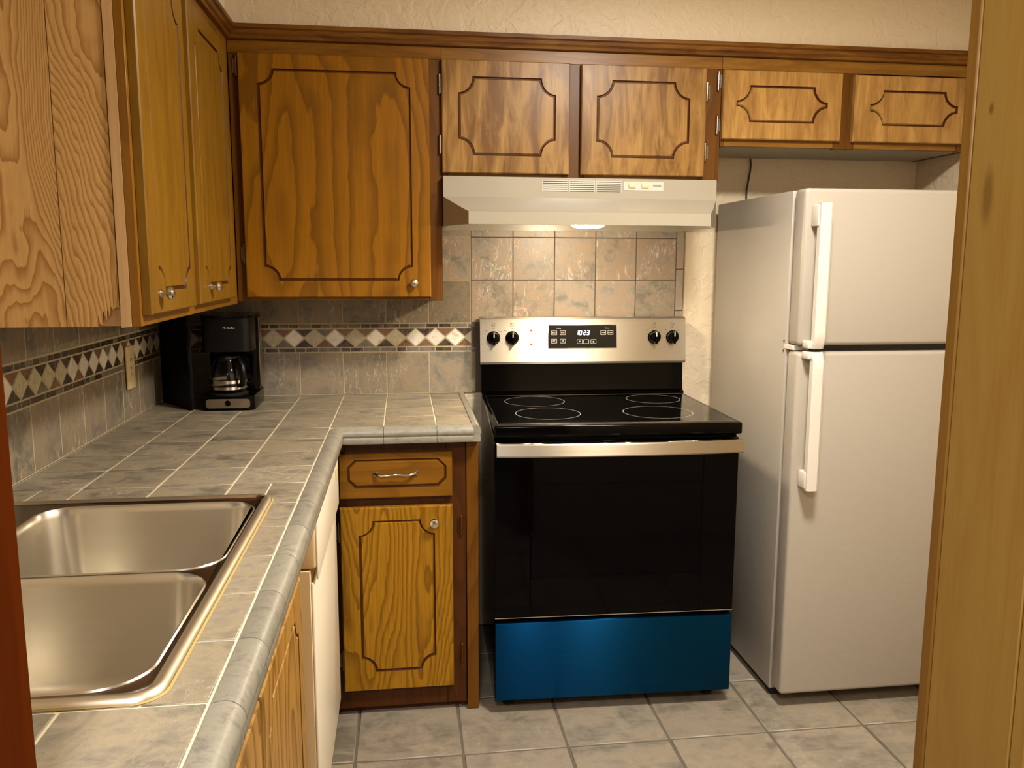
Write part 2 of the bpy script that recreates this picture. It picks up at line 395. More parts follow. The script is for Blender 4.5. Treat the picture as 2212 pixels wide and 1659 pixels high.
def hinge_y(x, y, z, parent, h=.052, side=-1, mat='hinge'):
    bm = new()
    tube(bm, [(x, y-.006, z-h/2), (x, y-.006, z+h/2)], .0042, 10)
    lathe(bm, [(.0015, 0), (.0045, .002), (.0045, .005), (.001, .009)], (x, y-.006, z+h/2-.002), 'z', 10, sgn=1)
    lathe(bm, [(.0015, 0), (.0045, .002), (.0045, .005), (.001, .009)], (x, y-.006, z-h/2+.002), 'z', 10, sgn=-1)
    box(bm, min(x, x+side*.012), max(x, x+side*.012), y-.002, y+.0005, z-h*.42, z+h*.42, .0008, 1)
    return obj('hinge', bm, mat, parent)
def hinge_x(x, y, z, parent, h=.052):
    bm = new()
    tube(bm, [(x+.006, y, z-h/2), (x+.006, y, z+h/2)], .0042, 10)
    box(bm, x, x+.002, y, y+.012, z-h*.42, z+h*.42, .0008, 1)
    return obj('hinge', bm, 'hinge', parent)

# ------------------------------------------------------------------ room shell
T = .1545; ZC = .915; X4 = 4*T
XR = 2.80; YF = -2.35; YB = -4.6
def rects_minus(x0, x1, y0, y1, h):
    hx0, hx1, hy0, hy1 = h
    if x1 <= hx0 or x0 >= hx1 or y1 <= hy0 or y0 >= hy1: return [(x0, x1, y0, y1)]
    out = []
    if x0 < hx0: out.append((x0, hx0, y0, y1))
    if x1 > hx1: out.append((hx1, x1, y0, y1))
    mx0, mx1 = max(x0, hx0), min(x1, hx1)
    if y0 < hy0: out.append((mx0, mx1, y0, hy0))
    if y1 > hy1: out.append((mx0, mx1, hy1, y1))
    return [r for r in out if r[1]-r[0] > .004 and r[3]-r[2] > .004]

fl = obj('floor', B(-1.2, XR+.6, YB, .12, -.06, -.003), 'grout_floor', kind='structure')
bm = new(); g = .0035
for i in range(-7, 10):
    for j in range(-3, 14):
        x0 = .68 + .305*i; y1 = -.543 - .305*j
        x1 = x0 + .305; y0 = y1 - .305
        x0, x1, y0, y1 = max(x0, -1.2), min(x1, XR+.6), max(y0, YB), min(y1, .0)
        if x1-x0 < .01 or y1-y0 < .01: continue
        box(bm, x0+g, x1-g, y0+g, y1-g, -.012, random.uniform(-.0006, .0004), .0022, 1)
obj('tile_paving', bm, 'floor_tile', fl)

wb = obj('wall_back', B(-.12, XR+.12, 0.006, .12, 0, CEIL), 'paint', kind='structure')
bm = new()
WY0, WY1, WZ0, WZ1 = -2.12, -1.42, 1.13, 2.02
box(bm, -.12, -.006, YF-.12, WY0, 0, CEIL); box(bm, -.12, -.006, WY1, .006, 0, CEIL)
box(bm, -.12, -.006, WY0, WY1, 0, WZ0); box(bm, -.12, -.006, WY0, WY1, WZ1, CEIL)
wl = obj('wall_left', bm, 'paint_left', kind='structure')
obj('wall_right', B(XR, XR+.12, YF, .006, 0, CEIL), 'paint', kind='structure')
obj('ceiling', B(-.12, XR+.12, YF-.12, .12, CEIL, CEIL+.1), 'ceil', kind='structure')
# window over the sink, in the left wall
wf = new()
for a in ((WY0, WY0+.04, WZ0, WZ1), (WY1-.04, WY1, WZ0, WZ1), (WY0+.04, WY1-.04, WZ0, WZ0+.04), (WY0+.04, WY1-.04, WZ1-.04, WZ1), (WY0+.04, WY1-.04, 1.56, 1.59)):
    box(wf, -.10, -.04, a[0], a[1], a[2], a[3])
w1 = obj('window_1', wf, 'bulb_white', kind='structure')
for a, b in ((WZ0+.04, 1.56), (1.59, WZ1-.04)): obj('glass', B(-.072, -.068, WY0+.0405, WY1-.0405, a+.0005, b-.0005), 'pane', w1)

# front partition with the wood-lined doorway the photo looks through
DX0, DX1, DZ = .5225, 1.3235, 2.06
bm = new(); box(bm, -.12, DX0-.02, YF-.12, YF, 0, CEIL); box(bm, DX1+.02, XR+.12, YF-.12, YF, 0, CEIL); box(bm, DX0-.02, DX1+.02, YF-.12, YF, DZ+.02, CEIL)
obj('wall_front', bm, 'paint', kind='structure')
bm = new(); box(bm, DX0-.02, DX0, YF-.118, YF+.0, 0, DZ, .0015, 1)
obj('trim_1', bm, 'jamb_dark', kind='structure')
bm = new(); box(bm, DX1, DX1+.02, YF-.117, YF-.0135, 0, DZ, .001, 1)
t2 = obj('trim_2', bm, 'jamb', kind='structure')
obj('edge_board', B(DX1-.0005, DX1+.06, YF-.0115, YF+.003, 0, DZ+.06, .0015, 1), 'jamb_edge', t2)
obj('casing', B(DX1-.001, DX1+.065, YF-.136, YF-.119, 0, DZ+.065, .002, 1), 'jamb', t2)
obj('trim_3', B(DX0-.02, DX1+.02, YF-.117, YF-.002, DZ, DZ+.02), 'jamb', kind='structure')

# soffit over the wall cabinets
ZS = 2.085
bm = new(); box(bm, .315, XR, -.31, .006, ZS, CEIL); so = obj('wall_soffit_back', bm, 'paint', kind='structure')
bm = new(); box(bm, -.006, .315, -1.30, .006, ZS, CEIL); obj('wall_soffit_left', bm, 'paint_left', kind='structure')

# crown strip along the top of the cabinets
def crown_poly(s): return [(s*.0, 2.062), (s*.012, 2.064), (s*.014, 2.072), (s*.020, 2.078), (s*.022, 2.088), (s*.029, 2.092), (s*.030, 2.103), (s*.0, 2.104)]
bm = prism(new(), [(-.310 + p[0], p[1]) for p in crown_poly(-1)], .318, XR-.002, 'x')
obj('trim_4', bm, 'crown', kind='structure', ang=20)
bm = prism(new(), [(.315 + p[0], p[1]) for p in crown_poly(1)], -1.305, -.312, 'y')
obj('trim_5', bm, 'crown_y', kind='structure', ang=20)

# ------------------------------------------------------------------ wall tile
Z1 = ZC + T; Z2 = Z1 + .105
XE = 12*T; XS = XE + .031
gt = .0017
def wtile_y(bm, x0, x1, z0, z1, mi=0, th=.0):    # on the back wall, facing -y
    box(bm, x0+gt, x1-gt, -.0015, .004, z0+gt, z1-gt, .0008, 1, mi=mi)
bm = new()
for i in range(0, 8):
    wtile_y(bm, i*T, min((i+1)*T, 1.10), ZC+.001, Z1)
for i in range(0, 7): wtile_y(bm, i*T, (i+1)*T, Z2, Z2+T)
obj('tile_backsplash', bm, 'splash', wb)
bm = new()
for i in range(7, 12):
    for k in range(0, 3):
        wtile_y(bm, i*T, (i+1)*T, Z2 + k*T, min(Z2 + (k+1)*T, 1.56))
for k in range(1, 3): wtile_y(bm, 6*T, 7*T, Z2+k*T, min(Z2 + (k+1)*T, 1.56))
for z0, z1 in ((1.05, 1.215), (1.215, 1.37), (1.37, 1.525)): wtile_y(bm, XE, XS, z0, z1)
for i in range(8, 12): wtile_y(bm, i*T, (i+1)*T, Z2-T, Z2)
obj('tile_backsplash', bm, 'splash_lit', wb)
obj('grout_bed', B(7*T, XS, -.0006, .0062, ZC, 1.56), 'grout_dark', wb)
obj('grout_bed', B(0, 7*T, -.0006, .0062, ZC, 1.56), 'grout_wall', wb)
def mosaic(bm, P, a0, a1, z0, z1, pitch, phase, skip=None):
    """P(a, z, d) -> world; chips between a0..a1"""
    def chip(poly, mi):
        cx = sum(p[0] for p in poly)/len(poly); cz = sum(p[1] for p in poly)/len(poly)
        q = [(cx + (p[0]-cx)*.96, cz + (p[1]-cz)*.96) for p in poly]
        A = [bm.verts.new(P(a, z, .0025)) for a, z in q]; Bq = [bm.verts.new(P(cx+(a-cx)*1.02, cz+(z-cz)*1.02, -.003)) for a, z in q]
        bm.faces.new(A).material_index = mi
        for i in range(len(q)): bm.faces.new((A[i], A[(i+1) % len(q)], Bq[(i+1) % len(q)], Bq[i])).material_index = mi
    hb = .0135; m = .003
    for zz in (z0+m, z1-m-hb):
        a = a0
        while a < a1 - .01:
            w = random.choice((.034, .046, .060)); b = min(a + w, a1)
            chip([(a+.001, zz), (b-.001, zz), (b-.001, zz+hb), (a+.001, zz+hb)], random.choice((2, 2, 2, 4, 4))); a = b
    lo, hi = z0 + m + hb + .003, z1 - m - hb - .003
    cz = (lo+hi)/2; h = (hi-lo)/2 - .001; k = math.floor((a0-phase)/pitch)
    while phase + k*pitch < a1 + pitch:
        c = phase + k*pitch; hp = pitch/2
        if c-hp >= a0-.001 and c+hp <= a1+.001:
            chip([(c-hp+.002, cz), (c, cz+h), (c+hp-.002, cz), (c, cz-h)], random.choice((0, 0, 1)))
            for s in (1, -1):
                chip([(c+.003, cz+s*h), (c+hp, cz+s*.004), (c+pitch-.003, cz+s*h)], random.choice((2, 3, 3, 4, 2)))
        k += 1
MM = ['m_white', 'm_olive', 'm_dark', 'm_rust', 'm_grey']
bm = new(); mosaic(bm, lambda a, z, d: (a, -d+.001, z), .004, 1.10, Z1, Z2, .0722, .0120)
obj('mosaic_border', bm, MM, wb, ang=20)
# left wall
def wtile_x(bm, y0, y1, z0, z1, mi=0): box(bm, -.004, .0015, y0+gt*1.5, y1-gt*1.5, z0+gt, z1-gt, .0008, 1, mi=mi)
bm = new()
for k in range(0, 16):
    wtile_x(bm, max(-(k+1)*T, YF+.002), -k*T, ZC+.001, Z1)
    if k < 9: wtile_x(bm, max(-(k+1)*T, -1.36), -k*T, Z2, 1.30)
obj('tile_backsplash', bm, 'splash', wl)
bm = new(); mosaic(bm, lambda a, z, d: (d-.001, a, z), -1.36, -.004, Z1, Z2, .0735, -.02)
obj('mosaic_border', bm, MM, wl, ang=20)
bm = new(); box(bm, -.0062, .0008, -1.36, 0, ZC, 1.30); box(bm, -.0062, .0008, YF+.001, -1.36, ZC, Z1)
obj('grout_bed', bm, 'grout_wall', wl)

# ------------------------------------------------------------------ countertop
HOLE = (.075, .545, -2.14, -1.365)
ct = thing('tiled_countertop', 'L-shaped grey slate tile countertop with rounded edge, under the sink and coffee maker', 'countertop', (.33, -.6, .87))
bm = new()
for r in rects_minus(.002, .63, YF+.004, -.004, HOLE): box(bm, *r, .872, ZC-.0016)
box(bm, .63, 1.04, -.63, -.004, .872, ZC-.0016)
obj('grout_bed', bm, 'grout', ct)
bm = new()
def ctile(x0, x1, y0, y1):
    for r in rects_minus(x0, x1, y0, y1, HOLE): box(bm, r[0]+gt, r[1]-gt, r[2]+gt, r[3]-gt, .905, ZC, .0014, 1)
for i in range(4):
    for k in range(16): ctile(max(i*T, .003), (i+1)*T, max(-(k+1)*T, YF+.004), max(-k*T, -3) if k else -.003)
for i in range(4, 7):
    for k in range(4): ctile(i*T, min((i+1)*T, 1.035), -(k+1)*T, -k*T if k else -.003)
obj('tile_field', bm, 'counter', ct)
def nose_prof(n=9):
    P = [(-.003, .0), (.0, .0005)]
    P = [(0, ZC-.002), (.004, ZC+.003), (.012, ZC+.0045)]
    for i in range(n): a = math.pi/2*i/(n-1); P.append((.018 + .022*math.sin(a), ZC-.0185 + .023*math.cos(a)))
    P += [(.037, ZC-.024), (.034, ZC-.026), (.036, ZC-.030), (.0365, ZC-.042), (.034, ZC-.046), (0, ZC-.046)]
    return P
NP = nose_prof()
# left leg nose (runs along y at x = X4)
cap = new(); y = -X4 - .040
ys = [y]; y = -.78
while y > YF+.02: ys.append(y); y -= T
ys.append(YF+.004)
for a, b in zip(ys, ys[1:]): prism(cap, [(X4+gt/2+p[0], p[1]) for p in NP], a-.0008, b+.0008, 'y')
xs = [X4+.018, .7725, .927, 1.035]
for a, b in zip(xs, xs[1:]): prism(cap, [(-X4-gt/2-p[0], p[1]) for p in NP], a+.0006, b-.0006, 'x')
# exposed end by the range
prism(cap, [(1.030+p[0]*.7, p[1]) for p in NP], -X4-.034, -.003, 'y')
obj('edge_trim', cap, 'nose', ct, ang=40)

# ------------------------------------------------------------------ sink
def rrect(x0, x1, y0, y1, r, n=8):
    P = []
    for cx, cy, a0 in ((x1-r, y1-r, 0), (x0+r, y1-r, 90), (x0+r, y0+r, 180), (x1-r, y0+r, 270)):
        for i in range(n+1): a = R(a0 + 90*i/n); P.append((cx + r*math.cos(a), cy + r*math.sin(a)))
    return P
sk = thing('double_bowl_sink', 'stainless steel double-bowl sink set into the tiled countertop', 'sink', (.3, -1.75, ZC))
def loops(bm, spec, mi=0):
    prev = None
    for (x0, x1, y0, y1, r, z) in spec:
        L = [bm.verts.new((px, py, z)) for px, py in rrect(x0, x1, y0, y1, r)]
        if prev:
            for i in range(len(L)): bm.faces.new((prev[i], prev[(i+1) % len(L)], L[(i+1) % len(L)], L[i])).material_index = mi
        else: first = L
        prev = L
    return first, prev
SX0, SX1, SY0, SY1 = .025, .566, -2.160, -1.343
bm = new()
def ins(d, z, r=.035): return (SX0+d, SX1-d, SY0+d, SY1-d, max(r-d*.6, .01), z)
a, last = loops(bm, [ins(0, ZC+.0005), ins(.001, ZC+.004), ins(.006, ZC+.0085), ins(.012, ZC+.008), ins(.018, ZC+.0045), ins(.026, ZC+.0035)])
BR = (.148, .540, -1.757, -1.392); BF = (.148, .535, -2.128, -1.777)
hl = []
for b in (BR, BF):
    L = [bm.verts.new((px, py, ZC+.0035)) for px, py in rrect(b[0]-.006, b[1]+.006, b[2]-.006, b[3]+.006, .066)]; hl.append(L)
es = []
for L in [last] + hl:
    for i in range(len(L)): es.append(bm.edges.get((L[i], L[(i+1) % len(L)])) or bm.edges.new((L[i], L[(i+1) % len(L)])))
bmesh.ops.triangle_fill(bm, edges=es, use_beauty=True)
for f in bm.faces:
    c_ = f.calc_center_median()
    if c_.x < SX0+.018 or c_.x > SX1-.018 or c_.y < SY0+.018 or c_.y > SY1-.018:
        if f.calc_area() < .02 and len(f.verts) == 4: f.material_index = 1
obj('rim', bm, ['steel_rim', 'steel_bead'], sk, ang=50)
for b in (BR, BF):
    bm = new(); z = ZC
    sp = [(b[0]-.006, b[1]+.006, b[2]-.006, b[3]+.006, .066, z+.0035), (b[0]-.004, b[1]+.004, b[2]-.004, b[3]+.004, .064, z+.0055), (b[0], b[1], b[2], b[3], .06, z+.002), (b[0]+.002, b[1]-.002, b[2]+.002, b[3]-.002, .06, z-.01),
          (b[0]+.012, b[1]-.012, b[2]+.012, b[3]-.012, .06, z-.150)]
    for i in range(1, 7):
        a = math.pi/2*i/6; d = .012 + .030*(1-math.cos(a)); sp.append((b[0]+d, b[1]-d, b[2]+d, b[3]-d, .058, z-.150-.030*math.sin(a)))
    f, l = loops(bm, sp); bm.faces.new(l)
    bo = obj('bowl', bm, 'steel_v', sk, ang=60)
    cx, cy = (b[0]+b[1])/2, (b[2]+b[3])/2
    bm = lathe(new(), [(.056, .0), (.056, .003), (.046, .003), (.040, -.004), (.012, -.005), (.010, .002), (.002, .003)], (cx, cy, z-.1798), 'z', 28, sgn=1)
    obj('drain', bm, 'chrome', bo)
bm = new(); loops(bm, [(SX0-.0035, SX1+.004, SY0-.002, SY1+.002, .036, ZC+.0008), (SX0-.001, SX1+.001, SY0-.001, SY1+.001, .036, ZC+.0024)])
obj('caulk_bead', bm, 'caulk', sk)

# ------------------------------------------------------------------ cabinets
def upper_back(label, name, x0, x1, z0, stile, doors, mat, rail, hinges, knobs=(), under='frame_h', loc=None):
    c = thing(name, label, 'cabinet', ((x0+x1)/2, -.15, z0))
    yb = -.286
    bm = new(); box(bm, x0, x0+.018, yb, -.001, z0, ZS); box(bm, x1-.018, x1, yb, -.001, z0, ZS)
    box(bm, x0+.018, x1-.018, yb, -.001, ZS-.02, ZS-.001); box(bm, x0+.018, x1-.018, -.012, -.001, z0+.02, ZS-.02)
    obj('carcass', bm, 'frame_v', c)
    obj('bottom_panel', B(x0+.018, x1-.018, yb, -.001, z0+.001, z0+.018), under, c)
    for s0, s1 in stile: obj('stile', B(s0, s1, -.3055, -.286, z0-.002, 2.024, .0012, 1), 'frame_v', c)
    rm = 'frame_pale' if mat != 'oak' else 'frame_h'
    for (s0, s1), (t0, t1) in zip(stile, stile[1:]): obj('rail', B(s1, t0, -.3052, -.2865, rail[0][0], rail[0][1], .0008, 1), rm, c)
    obj('rail', B(stile[0][0], stile[-1][1], -.3062, -.286, 2.0245, 2.062), rm, c)
    ds = []
    for (u0, u1, w0, w1, g) in doors: ds.append(door('door', Fy(-.3065), u0, u1, w0, w1, g, mat, c))
    for di, x, z, side in hinges: hinge_y(x, -.3065, z, ds[di], side=side)
    for di, x, z in knobs: knob_y(x, -.3255, z, ds[di])
    return c
upper_back('honey oak corner wall cabinet with one large scalloped door, above the coffee maker', 'wall_cabinet', .316, .966, 1.270,
    [(.316, .352), (.920, .9655)],
    [(.346, .926, 1.281, 2.023, (.402, .868, 1.333, 1.978, .044, .044))], 'oak', [(1.27, 1.292), (2.01, 2.062)],
    [(0, .341, 1.985, -1), (0, .342, 1.418, -1)], [(0, .872, 1.327)])
upper_back('stained two-door wall cabinet directly above the white range hood', 'wall_cabinet', .9665, 1.8895, 1.666,
    [(.9665, .985), (1.355, 1.43), (1.815, 1.889)],
    [(.966, 1.377, 1.676, 2.023, (1.017, 1.331, 1.731, 1.973, .046, .050)), (1.414, 1.832, 1.676, 2.022, (1.465, 1.777, 1.732, 1.975, .050, .050))],
    'blotchy', [(1.666, 1.69), (2.01, 2.062)],
    [(0, .960, 1.950, 1), (0, .960, 1.765, 1), (1, 1.838, 1.950, 1), (1, 1.838, 1.757, 1)])
upper_back('short two-door wall cabinet above the white refrigerator', 'wall_cabinet', 1.8905, 2.795, 1.779,
    [(1.8905, 1.905), (2.29, 2.365), (2.742, 2.795)],
    [(1.8905, 2.305, 1.800, 2.020, (1.935, 2.254, 1.855, 1.973, .046, .050)), (2.350, 2.750, 1.800, 2.017, (2.406, 2.726, 1.854, 1.970, .046, .046))],
    'blotchy2', [(1.779, 1.81), (2.01, 2.062)],
    [(0, 1.876, 1.985, 1), (0, 1.876, 1.846, 1)], under='under')

# left wall cabinet: raw plywood end towards the camera
lc = thing('wall_cabinet', 'long wall cabinet on the left wall with raw plywood end panel and two golden doors', 'cabinet', (.15, -.8, 1.27))
bm = new(); box(bm, .002, .296, -1.285, -.002, 1.272, 1.290); box(bm, .002, .296, -1.285, -.002, ZS-.02, ZS-.001); box(bm, .002, .02, -1.285, -.002, 1.29, ZS-.02)
obj('carcass', bm, 'frame_y', lc)
y0 = -1.300
def board(poly, mat, name, th=.012, label=None, y=None):
    return obj(name, prism(new(), poly, (y or y0), (y or y0)+th, 'y'), mat, lc, label=label)
board([(.002, 1.262), (.1735, 1.262), (.1755, ZS), (.002, ZS)], 'end_wood', 'end_board')
jag = [(.1752, 1.262), (.232, 1.262), (.234, 1.286), (.236, 1.268), (.2405, 1.266), (.243, 1.296), (.2465, 1.284), (.249, 1.276), (.252, 1.300), (.255, 1.282), (.258, 1.303), (.263, 1.295), (.268, 1.301), (.2745, 1.30), (.2765, ZS), (.1772, ZS)]
board(jag, 'end_wood', 'end_board', label='plywood board with splintered lower corner')
obj('backing_strip', B(.225, .276, -1.291, -1.2855, 1.263, 1.34), 'raw_strip', lc)
board([(.2775, 1.260), (.297, 1.262), (.297, ZS), (.279, ZS)], 'raw_strip', 'end_strip', .016, y=-1.303)
for a, b in ((-1.302, -1.262), (-.945, -.86), (-.44, -.312)): obj('stile', B(.2975, .315, a, b, 1.262, 2.062, .001, 1), 'frame_gold', lc)
for a, b in ((-1.262, -.945), (-.86, -.44)):
    for z0, z1 in ((1.262, 1.295), (2.0, 2.062)): obj('rail', B(.2975, .3148, a, b, z0, z1, .001, 1), 'frame_y', lc)
d1 = door('door', Fx(.316), -1.290, -.925, 1.284, 2.018, (-1.232, -.968, 1.330, 1.972, .045, .045), 'golden', lc)
d2 = door('door', Fx(.316), -.875, -.435, 1.286, 2.018, (-.815, -.490, 1.330, 1.972, .045, .045), 'golden', lc)
knob_x(.335, -1.232, 1.326, d1, .0145); knob_x(.335, -.768, 1.328, d2, .0145)
hinge_x(.316, -.920, 1.97, d1); hinge_x(.316, -.920, 1.40, d1); hinge_x(.316, -.430, 1.97, d2); hinge_x(.316, -.430, 1.40, d2)

# narrow base cabinet beside the range
bc = thing('base_cabinet', 'narrow dark-framed base cabinet with one drawer and one door, left of the black range', 'cabinet', (.83, -.3, 0))
bm = new(); box(bm, .64, .655, -.58, -.002, .09, .871); box(bm, 1.0, 1.018, -.58, -.002, .002, .871); box(bm, .655, 1.0, -.58, -.002, .09, .105); box(bm, .655, 1.0, -.02, -.002, .105, .871)
obj('carcass', bm, 'base_frame', bc)
for a, b in ((.604, .655), (.955, 1.014)): obj('stile', B(a, b, -.600, -.581, .025, .868, .001, 1), 'base_frame', bc)
for a, b in ((.825, .868), (.66, .71), (.025, .10)): obj('rail', B(.655, .955, -.5995, -.5815, a, b, .001, 1), 'base_frame', bc)
obj('toe_board', B(.61, 1.0, -.575, -.56, .002, .025), 'base_frame', bc)
obj('end_board', B(1.016, 1.052, -.606, -.58, .002, .868, .0015, 1), 'frame_v', bc)
dr = door('drawer', Fy(-.601), .639, .973, .697, .833, (.662, .955, .729, .816, .024, .024), 'drawer_oak', bc, chamfer=True)
dd = door('door', Fy(-.601), .638, .973, .089, .669, (.692, .919, .149, .628, .042, .044), 'base_oak', bc)
knob_y(.917, -.620, .620, dd, .0145)
hinge_y(.633, -.601, .590, dd, side=-1); hinge_y(.635, -.601, .185, dd, side=-1)
for z in (.60, .19): hinge_y(1.000, -.6005, z, bc, side=-1, mat='base_frame')
bm = new(); N = 14; pts = []; rr = []
for i in range(N+1):
    s = i/N; a = 2*s-1
    pts.append((.743 + .124*s, -.620 - .018*(1-a**6) , .771 + .0015*math.cos(a*6))); rr.append(.0052 - .0022*(1-abs(a))**.5 + (.0016 if abs(a) < .08 else 0))
tube(bm, pts, rr, 10)
for x in (.745, .865): box(bm, x-.006, x+.006, -.624, -.6195, .765, .777, .001, 1)
obj('pull_handle', bm, 'chrome', dr)

# sink base cabinet
sb = thing('base_cabinet', 'honey oak base cabinet under the sink, front seen edge-on', 'cabinet', (.3, -1.8, 0))
bm = new(); box(bm, .02, .58, -1.32, -1.305, .09, .70); box(bm, .02, .58, YF+.01, YF+.025, .09, .70); box(bm, .02, .58, YF+.025, -1.32, .09, .105)
box(bm, .02, .53, YF+.02, -1.31, .002, .09)
obj('carcass', bm, 'side_oak', sb)
for a, b, c_ in ((YF+.004, YF+.06, .868), (-1.355, -1.304, .868), (-1.86, -1.80, .735)): obj('stile', B(.581, .600, a, b, .09, c_, .001, 1), 'side_oak', sb)
for a, b in ((.735, .868), (.09, .13)): obj('rail', B(.581, .600, YF+.06, -1.355, a, b, .001, 1), 'side_oak', sb)
door('door', Fx(.601), -1.835, -1.345, .12, .742, (-1.78, -1.40, .17, .69, .045, .045), 'side_oak', sb, th=.012)
door('door', Fx(.601), -2.325, -1.845, .12, .742, (-2.27, -1.90, .17, .69, .045, .045), 'side_oak', sb, th=.012)

# dishwasher
dw = thing('dishwasher', 'cream dishwasher under the countertop between sink cabinet and corner', 'dishwasher', (.3, -1.0, 0))
DY0, DY1 = -1.298, -.70
obj('tub', B(.04, .598, DY0+.004, DY1-.004, .06, .868), 'black_matte', dw)
obj('door_liner', B(.5985, .628, DY0, DY1, .115, .735, .002, 1), 'dw_side', dw)
obj('door_panel', B(.6282, .634, DY0+.001, DY1-.001, .115, .705, .0025, 2), 'dw_front', dw)
cp = obj('control_panel', B(.5985, .640, DY0, DY1, .738, .866, .006, 3), 'dw_side', dw)
bm = new(); box(bm, .6401, .6445, DY0+.006, DY1-.006, .712, .862, .002, 2)
obj('fascia', bm, 'dw_front', dw)
bm = new(); box(bm, .6446, .6475, -.80, -.745, .80, .835, .001, 1); obj('latch', bm, 'bisque', dw)
obj('toe_panel', B(.590, .604, DY0+.004, DY1-.004, .012, .110, .002, 1), 'dw_front', dw)

# ------------------------------------------------------------------ range hood
hd = thing('range_hood', 'white under-cabinet range hood with vent slots and lit lamp, above the range', 'range hood', (1.42, -.2, 1.51))
bm = new(); xa, xb = .967, 1.872; fa, fb = 1.036, 1.80; yt, yl = -.338, -.487; ztop, zm, zl, zb = 1.6645, 1.600, 1.548, 1.508
def V(*p): return bm.verts.new(p)
tb = [V(xa, -.002, ztop), V(xb, -.002, ztop), V(xb, yt, ztop), V(xa, yt, ztop)]
md = [V(xa, yt, zm), V(xb, yt, zm)]
lt = [V(fa-.02, yl+.035, zl+.012), V(fb+.02, yl+.035, zl+.012)]
lp = [V(fa, yl, zl-.002), V(fb, yl, zl-.002)]
lb = [V(fa, yl, zb), V(fb, yl, zb)]
sbv = [V(xa, yt, zb), V(xb, yt, zb)]
bk = [V(xa, -.002, zb), V(xb, -.002, zb)]
F = bm.faces.new
F(tb); F((tb[3], tb[2], md[1], md[0])); F((md[0], md[1], lt[1], lt[0])); F((lt[0], lt[1], lp[1], lp[0])); F((lp[0], lp[1], lb[1], lb[0]))
F((md[0], lt[0], lp[0], lb[0], sbv[0])); F((md[1], sbv[1], lb[1], lp[1], lt[1]))
F((tb[0], tb[3], md[0], sbv[0], bk[0])); F((tb[1], bk[1], sbv[1], md[1], tb[2])); F((tb[0], bk[0], bk[1], tb[1]))
# underside: rim then shallow recess
ib = [V(xa+.012, -.014, zb), V(xb-.012, -.014, zb), V(xb-.014, yt, zb), V(fb-.012, yl+.012, zb), V(fa+.012, yl+.012, zb), V(xa+.014, yt, zb)]
ob = [bk[0], bk[1], sbv[1], lb[1], lb[0], sbv[0]]
for i in range(6): F((ob[i], ob[(i+1) % 6], ib[(i+1) % 6], ib[i]))
it = [V(v.co.x, v.co.y, zb+.034) for v in ib]
for i in range(6): F((ib[i], ib[(i+1) % 6], it[(i+1) % 6], it[i]))
F(it)
hs = obj('shell', bm, 'appl_white', hd, ang=18)
bm = new()
for gx in range(3):
    for k in range(6):
        x0 = 1.288 + gx*.089; z = 1.654 - k*.0062
        box(bm, x0, x0+.081, yt-.0006, yt+.0, z-.0026, z)
obj('vent_slots', bm, 'vent_dark', hd)
bm = new()
for k in range(3): box(bm, 1.2865 + k*.089, 1.3705+k*.089, yt-.0004, yt+.0001, 1.6195, 1.6565)
obj('vent_panel', bm, 'handle_white', hd)
obj('switch_plate', B(1.556, 1.690, yt-.0014, yt, 1.627, 1.656, .0005, 1), 'handle_white', hd)
for x in (1.572, 1.616):
    obj('switch', B(x, x+.024, yt-.005, yt-.001, 1.6345, 1.651, .0018, 2), 'bisque', hd)
obj('badge', B(1.655, 1.682, yt-.002, yt-.001, 1.640, 1.646), 'print_grey', hd)
obj('filter', B(1.22, 1.58, -.38, -.08, zb+.026, zb+.033, .001, 1), 'steel', hd)
obj('lamp_housing', B(1.345, 1.48, -.474, -.425, zb+.006, zb+.033, .004, 1), 'appl_white', hd)
bm = new()
for i in range(1): bmesh.ops.create_uvsphere(bm, u_segments=24, v_segments=10, radius=1)
for v in bm.verts: v.co = Vector((1.412 + v.co.x*.052, -.455 + v.co.y*.030, 1.507 + v.co.z*.009))
obj('lamp_lens', bm, 'hood_lamp', hd, label='lit lamp lens')

# ------------------------------------------------------------------ electric range
RX, RW, RF = 1.490, .376, -.645
x0, x1 = RX-RW, RX+RW
rg = thing('electric_range', 'black electric range with stainless control panel and blue-filmed bottom drawer', 'range', (RX, 0, 0))
bm = new()
box(bm, x0+.002, x0+.020, RF+.02, -.035, .045, .893); box(bm, x1-.020, x1-.002, RF+.02, -.035, .045, .893)
box(bm, x0+.02, x1-.02, -.05, -.035, .045, .893); box(bm, x0+.02, x1-.02, RF+.02, -.05, .045, .06)
box(bm, x0+.02, x1-.02, RF+.02, RF+.05, .296, .312); box(bm, x0+.02, x1-.02, RF+.012, RF+.05, .862, .893)
obj('body', bm, 'black_gloss', rg)
for fx, fy in ((x0+.05, RF+.07), (x1-.05, RF+.07), (x0+.05, -.09), (x1-.05, -.09)):
    obj('foot', lathe(new(), [(.018, 0), (.018, .008), (.010, .012), (.010, .046)], (fx, fy, .001), 'z', 14, sgn=1), 'black_matte', rg)
# oven cavity and rack
bm = new(); box(bm, 1.205, 1.775, -.56, -.545+.43, .40, .41); box(bm, 1.205, 1.775, -.56, -.115, .78, .79); box(bm, 1.205, 1.215, -.56, -.115, .41, .78); box(bm, 1.765, 1.775, -.56, -.115, .41, .78); box(bm, 1.215, 1.765, -.125, -.115, .41, .78)
ov = obj('oven_cavity', bm, 'cavity', rg)
for z in (.545, .610):
    bm = new(); tube(bm, [(1.22, -.555, z), (1.76, -.555, z)], .003, 6); tube(bm, [(1.22, -.14, z), (1.76, -.14, z)], .003, 6)
    for k in range(22): tube(bm, [(1.235+k*.0245, -.555, z), (1.235+k*.0245, -.14, z)], .0018, 5)
    obj('oven_rack', bm, 'wire', rg)
